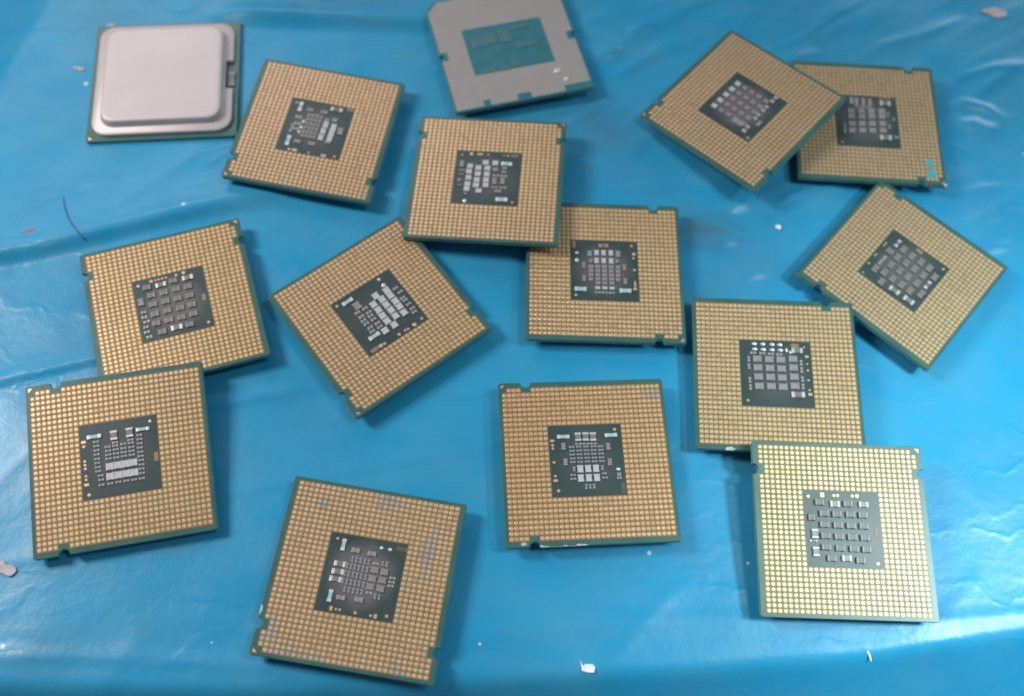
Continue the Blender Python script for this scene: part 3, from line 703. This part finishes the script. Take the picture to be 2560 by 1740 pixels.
 14: [('k',-4.26,3.43,1.94,1.61),('k',-1.52,3.38,1.94,1.61),('k',1.11,3.38,1.94,1.61),('k',3.89,3.68,1.94,1.61),('k',-4.22,1.22,1.94,1.61),('k',-1.49,1.17,1.94,1.61),('k',1.16,1.17,1.94,1.61),('k',3.9,1.53,1.94,1.61),('k',-4.18,-1.02,1.94,1.61),('k',-1.47,-1.02,1.94,1.61),('k',1.18,-1.07,1.94,1.61),('k',3.95,-0.72,1.94,1.61),('k',-4.12,-3.31,1.94,1.61),('k',-1.41,-3.25,1.94,1.61),('k',1.25,-3.31,1.94,1.61),('k',3.95,-2.96,1.94,1.61),('t',-4.75,7.22,1.21,0.85),('t',-2.74,7.22,1.21,0.85),('t',-0.67,7.21,1.21,0.85),('t',1.14,7.19,1.21,0.85),('t',-4.7,5.87,1.21,0.85),('t',-2.71,5.86,1.21,0.85),('t',-0.7,5.85,1.21,0.85),('t',1.23,5.81,1.21,0.85),('s',-5.12,4.9,1.35,0.64),('s',-3.01,4.84,1.35,0.64),('s',-1.05,4.79,1.35,0.64),('s',0.88,4.72,1.35,0.64),('s',-6.21,3.32,0.63,1.29),('s',-6.21,1.47,0.63,1.29),('s',-6.18,-1.87,0.63,1.29),('s',-6.13,-3.64,0.63,1.29),('s',5.75,2.85,0.63,1.29),('s',5.75,1.05,0.63,1.29),('s',5.78,-1.2,0.63,1.29),('s',5.78,-2.98,0.63,1.29),('c',4.99,5.82,2.48,1.21),('t',2.6,5.88,0.65,1.09),('t',3.44,5.43,0.65,0.92),('c',4.53,-5.06,3.02,1.32),('d',-6.77,-6.82,0.65,0.65),('d',6.67,6.77,0.49,0.49),('D',7.15,4.46,0.86,0.6),('d',7.15,2.65,0.49,0.49),('d',7.19,1.03,0.56,0.56),('d',7.17,-1.38,0.58,0.58),('d',7.24,-3.8,0.54,0.54),('D',7.31,-4.83,0.92,0.67),('m',4.57,7.04,1.83,1.15)],
 15: [('K',-4.79,5.58,1.97,1.31),('K',1.36,5.41,1.97,1.31),('K',-4.01,3.19,1.97,1.31),('K',-1.22,3.12,1.97,1.31),('K',1.72,3.1,1.97,1.31),('K',4.45,3.09,1.97,1.31),('K',-4.07,0.79,1.97,1.31),('K',-1.16,0.77,1.97,1.31),('K',1.66,0.74,1.97,1.31),('K',4.44,0.72,1.97,1.31),('K',-4.0,-1.59,1.97,1.31),('K',-1.11,-1.68,1.97,1.31),('K',1.7,-1.72,1.97,1.31),('K',4.48,-1.76,1.97,1.31),('K',-4.06,-3.96,1.97,1.31),('K',-1.05,-4.13,1.97,1.31),('K',1.87,-4.17,1.97,1.31),('K',4.58,-4.22,1.97,1.31),('K',-3.05,-6.32,1.97,1.31),('K',3.12,-6.56,1.97,1.31),('C',-1.48,5.29,2.03,1.34),('C',4.76,5.36,2.03,1.17),('C',0.15,-6.21,2.03,1.28),('K',-6.73,2.27,1.38,1.38),('C',-6.27,-1.21,1.38,1.99),('C',-6.3,-5.01,1.38,1.99),('s',-6.66,-2.71,1.68,0.44),('d',-7.06,6.82,0.77,0.77),('D',-3.98,7.24,0.86,0.99),('d',-1.43,7.19,0.72,0.72),('d',-0.61,7.21,0.72,0.72),('d',2.59,7.22,0.72,0.72),('d',3.61,7.25,0.89,0.89),('d',6.89,-7.09,0.79,0.79),('m',7.16,-0.38,0.96,1.99)],
}
P3COMP = [('k', -7.07, 2.47, 4.33, 3.73), ('k', -3.73, 2.96, 2.65, 3.44), ('k', 0.02, 3.05, 3.61, 4.3), ('k', 4.36, 5.23, 4.81, 1.43), ('k', 5.16, -0.95, 6.26, 1.72), ('k', -7.15, -7.37, 3.61, 1.72), ('k', -2.78, -7.47, 2.65, 1.72), ('k', 0.3, -6.95, 2.65, 2.01)]

def euler_m(a, b, c):
    r = math.radians
    return Matrix.Rotation(r(a), 4, 'X') @ Matrix.Rotation(r(b), 4, 'Y') @ Matrix.Rotation(r(c), 4, 'Z')

def root(name, k, label, thick=4.1):
    x, y, z, a, b, c = POSE[k]
    R = euler_m(a, b, c)
    o = bpy.data.objects.new(name, None)
    o.empty_display_size = 0.01
    C.objects.link(o)
    base = Vector((x, y, z)) - R.to_3x3() @ Vector((0, 0, thick))
    o.matrix_world = Matrix.Translation(base * MM) @ R
    tag(o, label, 'processor', 'processors scattered on the blue film')
    return o

def components(k, r, zb):
    for t, u, v, wd, hg in COMP[k]:
        if t == 'k' and k in (7, 9):
            t = 'n'
        if t in 'dDm':
            me = {'d': DOT, 'D': BAR, 'm': MARK}[t]
            inst(me.name.split('.')[0], me, r, (u, v, zb + 0.006), 0, (wd, hg, 1))
        elif t == 't':
            inst('solder_joint', BLOB, r, (u, v, zb - 0.02), 0, (wd, hg, 0.32))
        elif t == 'x':
            lettering('003', r, u, v, wd, hg * 0.85, 0, zb, M['mark'])
        elif t == 'y':
            lettering('003', r, u, v, hg, wd * 0.85, math.radians(-90), zb, M['mark'])
        else:
            hz = CAPH[t] * random.uniform(0.94, 1.06)
            up = hg > wd * 1.12 or t == 'v'
            j = math.radians(random.uniform(-1.6, 1.6))
            if up:
                inst('capacitor', CAPU[t], r, (u, v, zb - 0.01), math.pi / 2 + j, (hg, wd, hz))
            else:
                inst('capacitor', CAPU[t], r, (u, v, zb - 0.01), j, (wd, hg, hz))

FLOOR = mesh_obj('cavity_floor', [(-8.15, -8.15, 4.115), (8.15, -8.15, 4.115), (8.15, 8.15, 4.115), (-8.15, 8.15, 4.115)], [(0, 1, 2, 3)], M['cavity'], link=False)
CAMP = Vector((0, -105.0, 210.1))
random.seed(11)

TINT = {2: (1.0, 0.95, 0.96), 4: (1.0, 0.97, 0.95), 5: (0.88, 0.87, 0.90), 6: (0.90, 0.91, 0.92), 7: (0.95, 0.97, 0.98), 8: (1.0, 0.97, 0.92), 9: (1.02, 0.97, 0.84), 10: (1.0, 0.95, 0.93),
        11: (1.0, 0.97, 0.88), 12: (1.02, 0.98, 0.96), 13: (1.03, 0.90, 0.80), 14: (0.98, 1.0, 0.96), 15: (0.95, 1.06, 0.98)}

def processor(k, quarter, label, singles=False, tarnish=()):
    r = root('processor', k, label)
    q = quarter * math.pi / 2
    inst('substrate', BOARD, r, (0, 0, 0), q)
    inst('land_field', FIELD, r, (0, 0, 0), q)
    floor = inst('cavity_floor', FLOOR, r, (0, 0, 0), q)
    inst('metal_lid', LIDDOWN, r, (0, 0, 0), 0)
    cs, sn = round(math.cos(q)), round(math.sin(q))
    mw = r.matrix_world.copy()
    L_ = []
    for i, j, u, v in LANDS:
        pu, pv = cs * u - sn * v, sn * u + cs * v
        wp = mw @ Vector((pu * MM, pv * MM, 4.1 * MM)) / MM
        tn = any(math.hypot((pu - cx) / rx, (pv - cy) / ry) < 1 + 0.25 * math.sin(i * 7.3 + j * 3.1) for cx, cy, rx, ry in tarnish)
        L_.append(((wp - CAMP).length, pu, pv, tn))
    L_.sort()
    near = L_[:300] if singles else []
    rest = L_[300:] if singles else L_
    for d, pu, pv, tn in near:
        inst('contact_pad', PADT if tn else PAD, r, (pu, pv, 4.118), 0)
    geo = [pad_geom(pu, pv) for d, pu, pv, tn in rest]
    V, F = join(geo)
    fm = []
    for (d, pu, pv, tn), (gv, gf) in zip(rest, geo):
        fm += [1 if tn else 0] * len(gf)
    o = mesh_obj('contact_pads', V, F, [M['gold'], M['tarnish']], r, fm)
    o['kind'] = 'stuff'
    # bright triangle at the first-pin corner
    cu, cv = -17.75, 17.75
    a, b = cs * cu - sn * cv, sn * cu + cs * cv
    tv, tf = prism([(-0.45, -0.45), (0.45, 0.45), (-0.45, 0.45)], 0, 0.03)
    t = mesh_obj('corner_mark', tv, tf, M['gold'], r)
    t.location = (a * MM, b * MM, 4.106 * MM)
    t.rotation_euler = (0, 0, q)
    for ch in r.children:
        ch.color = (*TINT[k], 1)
    hz_ = {5: 0.9, 6: 0.5, 7: 0.6, 8: 0.6, 9: 0.7, 12: 0.9, 14: 0.3, 2: 0.3, 4: 0.3}.get(k, 0.15)
    floor.color = (hz_, hz_, hz_, 1)
    components(k, r, 4.122)
    return r

R2 = processor(2, 1, 'gold-padded processor whose left edge touches the silver-lidded one')
R4 = processor(4, -1, 'gold-padded processor resting over two others, just in front of the grey-padded teal-centred one')
R5 = processor(5, 1, 'diamond-turned gold-padded processor leaning up on the one with a teal mark')
R6 = processor(6, 2, 'gold-padded processor with a teal mark near its corner, partly covered at far right')
R7 = processor(7, 0, 'diamond-turned gold-padded processor with separate square grey capacitors, nearest the right border')
R8 = processor(8, 2, 'gold-padded processor with tower-shaped capacitor cluster, corner tucked under another, middle of the group')
R9 = processor(9, -1, 'gold-padded processor with slanted grid of grey capacitors, front edge under the front left one')
R10 = processor(10, 2, 'diamond-turned gold-padded processor with pale capacitor cluster, left of the middle')
R11 = processor(11, 0, 'gold-padded processor at front left with eight pale blocks and rows of tiny chips', True)
R12 = processor(12, 1, 'frontmost gold-padded processor with some tarnished grey pads and number 003', True,
                ((2.2, 16.6, 3.2, 1.5), (12.6, 7.6, 1.6, 4.4), (-11.8, 13.8, 1.3, 1.5), (-9.5, -17.0, 7.5, 0.7), (-15.6, -13.2, 1.4, 3.0), (10.5, -17.0, 2.6, 0.7)))
R13 = processor(13, 0, 'gold-padded processor with scuffed white front edge and six pale blocks', True, ((15.8, 15.3, 1.8, 1.3),))
R14 = processor(14, 2, 'gold-padded processor with four by four grey capacitor grid below white solder joints', True)
R15 = processor(15, -1, 'pale gold-padded processor with rows of raised dark capacitors at lower right', True)

# teal patch stuck over some pads of one processor
for pts in ([(14.1, -16.8), (16.2, -16.5), (16.4, -15.3), (15.9, -14.6), (16.2, -13.9), (15.1, -13.6), (14.5, -14.4), (14.2, -15.2)],
            [(14.6, -13.2), (15.5, -13.3), (16.1, -12.6), (16.0, -11.2), (15.2, -10.9), (14.35, -11.3), (14.3, -12.4)]):
    tv, tf = prism(pts, 4.10, 4.185, 0.02)
    mesh_obj('teal_mark', tv, tf, M['tealmark'], R6)

# white scuffs along a damaged front edge
def scuff(parent, pts, z0, z1):
    v, f = prism(pts, z0, z1, 0.02)
    return mesh_obj('edge_scuff', v, f, M['white'], parent)
scuff(R13, [(-11.3, -18.35), (-10.6, -18.62), (-9.2, -18.70), (-9.9, -18.80), (-11.2, -18.82), (-11.6, -18.6)], 3.5, 4.135)
scuff(R13, [(-9.4, -18.70), (-6.0, -18.74), (-2.4, -18.72), (-2.6, -18.80), (-6.2, -18.81), (-9.2, -18.80)], 3.86, 4.02)
scuff(R13, [(-3.6, -18.45), (-2.2, -18.5), (-1.2, -18.72), (-2.4, -18.80), (-3.8, -18.78)], 3.7, 4.13)
scuff(R13, [(-6.4, -18.55), (-5.7, -18.6), (-5.6, -18.8), (-6.5, -18.8)], 3.8, 4.125)
scuff(R13, [(-15.6, -17.9), (-14.6, -17.6), (-14.2, -18.2), (-15.2, -18.4)], 4.09, 4.13)
scuff(R14, [(-12.1, -18.2), (-10.9, -18.0), (-10.0, -18.5), (-10.6, -18.81), (-12.3, -18.80)], 3.6, 4.125)
scuff(R12, [(-18.80, -8.9), (-18.5, -9.0), (-18.35, -10.0), (-18.55, -10.8), (-18.80, -10.7)], 3.7, 4.125)
scuff(R6, [(18.0, -18.3), (18.6, -18.2), (18.82, -18.82), (18.1, -18.82)], 3.6, 4.13)

# ------------------------------------------------------------------ processor lying lid up
r1 = root('processor', 1, 'processor lying lid up with a plain silver metal lid, upper left', 1.2)
P = board_outline(False)
V, F = prism(P, 0.0, 1.2, 0.07)
n = len(P)
mesh_obj('substrate', V, F, [M['mask'], M['edge']], r1, [0] + [1] * n + [0] * n + [0])
V, F = lid_parts(True)
lid = mesh_obj('metal_lid', [(x, y, z + 1.2) for x, y, z in V], F, M['lid'], r1, smooth=True)
lid.data.set_sharp_from_angle(angle=math.radians(50))
inst('capacitor', CAPU['K'], r1, (17.0, -1.0, 1.2), math.pi / 2, (4.6, 1.8, 0.6))
tv, tf = prism([(-18.2, -18.3), (-17.1, -18.2), (-18.1, -17.2)], 1.19, 1.225)
mesh_obj('corner_mark', tv, tf, M['gold'], r1)

# ------------------------------------------------------------------ grey-padded processor at the far edge
r3 = root('processor', 3, 'grey-padded processor with a teal centre, cut off by the top border')
def outline3():
    h = 18.75
    P = [(h, -h + 0.4), (h, -1.6), (h - 0.95, -1.6), (h - 0.95, 0.6), (h, 0.6), (h, h - 0.4), (h - 0.4, h)]
    P += [(-h + 2.6, h), (-h, h - 2.9), (-h, 0.3), (-h + 1.2, 0.3), (-h + 1.2, -2.0), (-h, -2.0), (-h, -h + 0.4), (-h + 0.4, -h)]
    P += [(h - 0.4, -h)]
    return P
P = outline3()
V, F = prism(P, 2.9, 4.1, 0.05)
n = len(P)
mesh_obj('substrate', V, F, [M['teal'], M['edge']], r3, [0] + [1] * n + [0] * n + [0])
inst('metal_lid', LIDDOWN, r3, (0, 0, 0), 0)
V, F, FV, FF = [], [], [], []
p3 = 0.9144
for j in range(40):
    for i in range(40):
        u, v = (i - 19.5) * p3, (19.5 - j) * p3
        if -10.6 < u < 11.4 and -8.6 < v < 7.4:
            continue
        if abs(v + 0.75) < 1.4 and abs(u) > 16.9:
            continue
        if (u + v * -1) < -33.2:
            continue
        if v < -16.9 and (-1.4 < u < 2.2 or -11.4 < u < -9.3 or u > 11.0):
            continue
        hx, hy = 0.40, 0.34
        o = len(V)
        V += [(u - hx, v - hy, 4.12), (u + hx, v - hy, 4.12), (u + hx, v + hy, 4.12), (u - hx, v + hy, 4.12),
              (u - hx + .06, v - hy + .06, 4.15), (u + hx - .06, v - hy + .06, 4.15), (u + hx - .06, v + hy - .06, 4.15), (u - hx + .06, v + hy - .06, 4.15)]
        F += [(o + 4, o + 5, o + 6, o + 7)] + [(o + a, o + (a + 1) % 4, o + 4 + (a + 1) % 4, o + 4 + a) for a in range(4)]
        o = len(FV)
        FV += [(u - p3 / 2, v - p3 / 2, 4.115), (u + p3 / 2, v - p3 / 2, 4.115), (u + p3 / 2, v + p3 / 2, 4.115), (u - p3 / 2, v + p3 / 2, 4.115)]
        FF.append((o, o + 1, o + 2, o + 3))
o = mesh_obj('contact_pads', V, F, M['greypad'], r3)
o['kind'] = 'stuff'
mesh_obj('land_field', FV, FF, M['fieldgrey'], r3)
for t, u, v, wd, hg in P3COMP:
    inst('capacitor', CAPU['q'], r3, (u, v, 4.09), 0 if wd >= hg else math.pi / 2, (max(wd, hg), min(wd, hg), 0.14))
inst('solder_joint', BLOB, r3, (10.5, -11.6, 4.13), 0.4, (1.9, 1.5, 0.5))
inst('solder_joint', BLOB, r3, (12.1, -14.7, 4.13), 0.9, (1.5, 1.2, 0.4))

# ------------------------------------------------------------------ chips and crumbs on the film
def flake(name, x, y, pts, th, material, label, cat, tilt=0.0, group=None):
    v, f = prism(pts, 0.0, th, min(0.1, th * 0.4))
    o = mesh_obj(name, v, f, material)
    o.location = (x * MM, y * MM, (film_z(x, y) + 0.03) * MM)
    o.rotation_euler = (tilt, tilt * 0.6, 0)
    tag(o, label, cat, group)
    return o

def blobpts(rx, ry, seed, n=11, rough=0.28):
    rg = random.Random(seed)
    return [(rx * (1 + rg.uniform(-rough, rough)) * math.cos(2 * math.pi * k / n), ry * (1 + rg.uniform(-rough, rough)) * math.sin(2 * math.pi * k / n)) for k in range(n)]

M['flake'] = varied('white_flake', (0.66, 0.68, 0.75), (0.82, 0.84, 0.90), 0.7, 0.6)
M['pinkflake'] = varied('pinkish_flake', (0.34, 0.30, 0.36), (0.52, 0.44, 0.50), 0.6, 0.6)
M['redflake'] = mat('red_flake', (0.30, 0.10, 0.16), 0.6)
M['crease_line'] = mat('dark_crease', (0.028, 0.155, 0.300), 0.6)
flake('paint_flake', 22.6, -80.0, [(-1.3, -0.75), (0.1, -0.95), (1.25, -0.85), (1.5, 0.2), (0.95, 0.8), (-0.6, 0.7), (-1.05, 0.3), (-1.75, 1.35), (-1.82, 1.3), (-1.4, 0.0)], 0.35, M['flake'],
      'white paint flake with a thin tail near the front border', 'flake')
flake('paint_flake', -99.7, -72.4, [(-3.0, -0.9), (-0.9, -1.4), (0.9, -1.9), (1.6, -1.5), (2.1, -0.6), (1.6, 0.2), (0.9, 0.6), (-0.3, 0.5), (-1.1, 1.1), (-1.9, 1.2), (-3.0, 1.7)], 0.4, M['pinkflake'],
      'pale pinkish flake cut off by the left border', 'flake')
flake('paint_flake', 127.0, 110.4, blobpts(3.4, 1.7, 3), 0.2, M['pinkflake'], 'lilac smear-like flake in the upper right corner', 'flake')
flake('paint_flake', 81.2, -71.6, [(-0.5, 1.0), (-0.1, 0.2), (0.4, -1.0), (0.55, -0.9), (0.35, 0.3), (-0.1, 1.2)], 0.2, M['flake'], 'thin white sliver on the front edge below the pale processor', 'flake')
flake('paint_flake', -118.9, 6.4, [(-1.6, -0.7), (0.2, -0.4), (1.5, 0.3), (1.3, 0.9), (0.3, 0.8)], 0.15, M['redflake'], 'small dull red flake by the fold at left', 'flake')
flake('paint_flake', 63.4, 30.9, blobpts(0.7, 0.65, 5), 0.4, M['flake'], 'tiny white crumb left of the right border diamond-turned processor', 'crumb')
flake('paint_flake', -116.4, 71.0, blobpts(1.5, 1.2, 6), 0.3, M['pinkflake'], 'small pale crumb beyond the silver-lidded processor', 'crumb')
flake('paint_flake', -121.0, 56.5, blobpts(1.9, 0.6, 8), 0.25, M['pinkflake'], 'small pale sliver left of the silver-lidded processor', 'crumb')

def crease_line():  # shade of a film crease, put in as a thin dark tube
    P = [(-113.6, 17.2), (-112.4, 14.4), (-110.6, 11.4), (-108.6, 9.0), (-106.4, 7.0), (-104.6, 5.6)]
    V, F, n = [], [], 6
    for q, (x, y) in enumerate(P):
        a, b = P[max(q - 1, 0)], P[min(q + 1, len(P) - 1)]
        d = Vector((b[0] - a[0], b[1] - a[1])).normalized()
        rad = 0.26 * (0.55 if q in (0, len(P) - 1) else 1)
        z = film_z(x, y) + 0.05
        for k in range(n):
            t = 2 * math.pi * k / n
            V.append((x - d.y * rad * math.cos(t), y + d.x * rad * math.cos(t), z + rad * 0.6 * math.sin(t)))
    for q in range(len(P) - 1):
        for k in range(n):
            F.append((q * n + k, q * n + (k + 1) % n, (q + 1) * n + (k + 1) % n, (q + 1) * n + k))
    F += [tuple(reversed(range(n))), tuple(range((len(P) - 1) * n, len(P) * n))]
    o = mesh_obj('crease_line', V, F, M['crease_line'], smooth=True)
    tag(o, 'short dark curved crease of the film across the fold at left', 'crease_line')
crease_line()
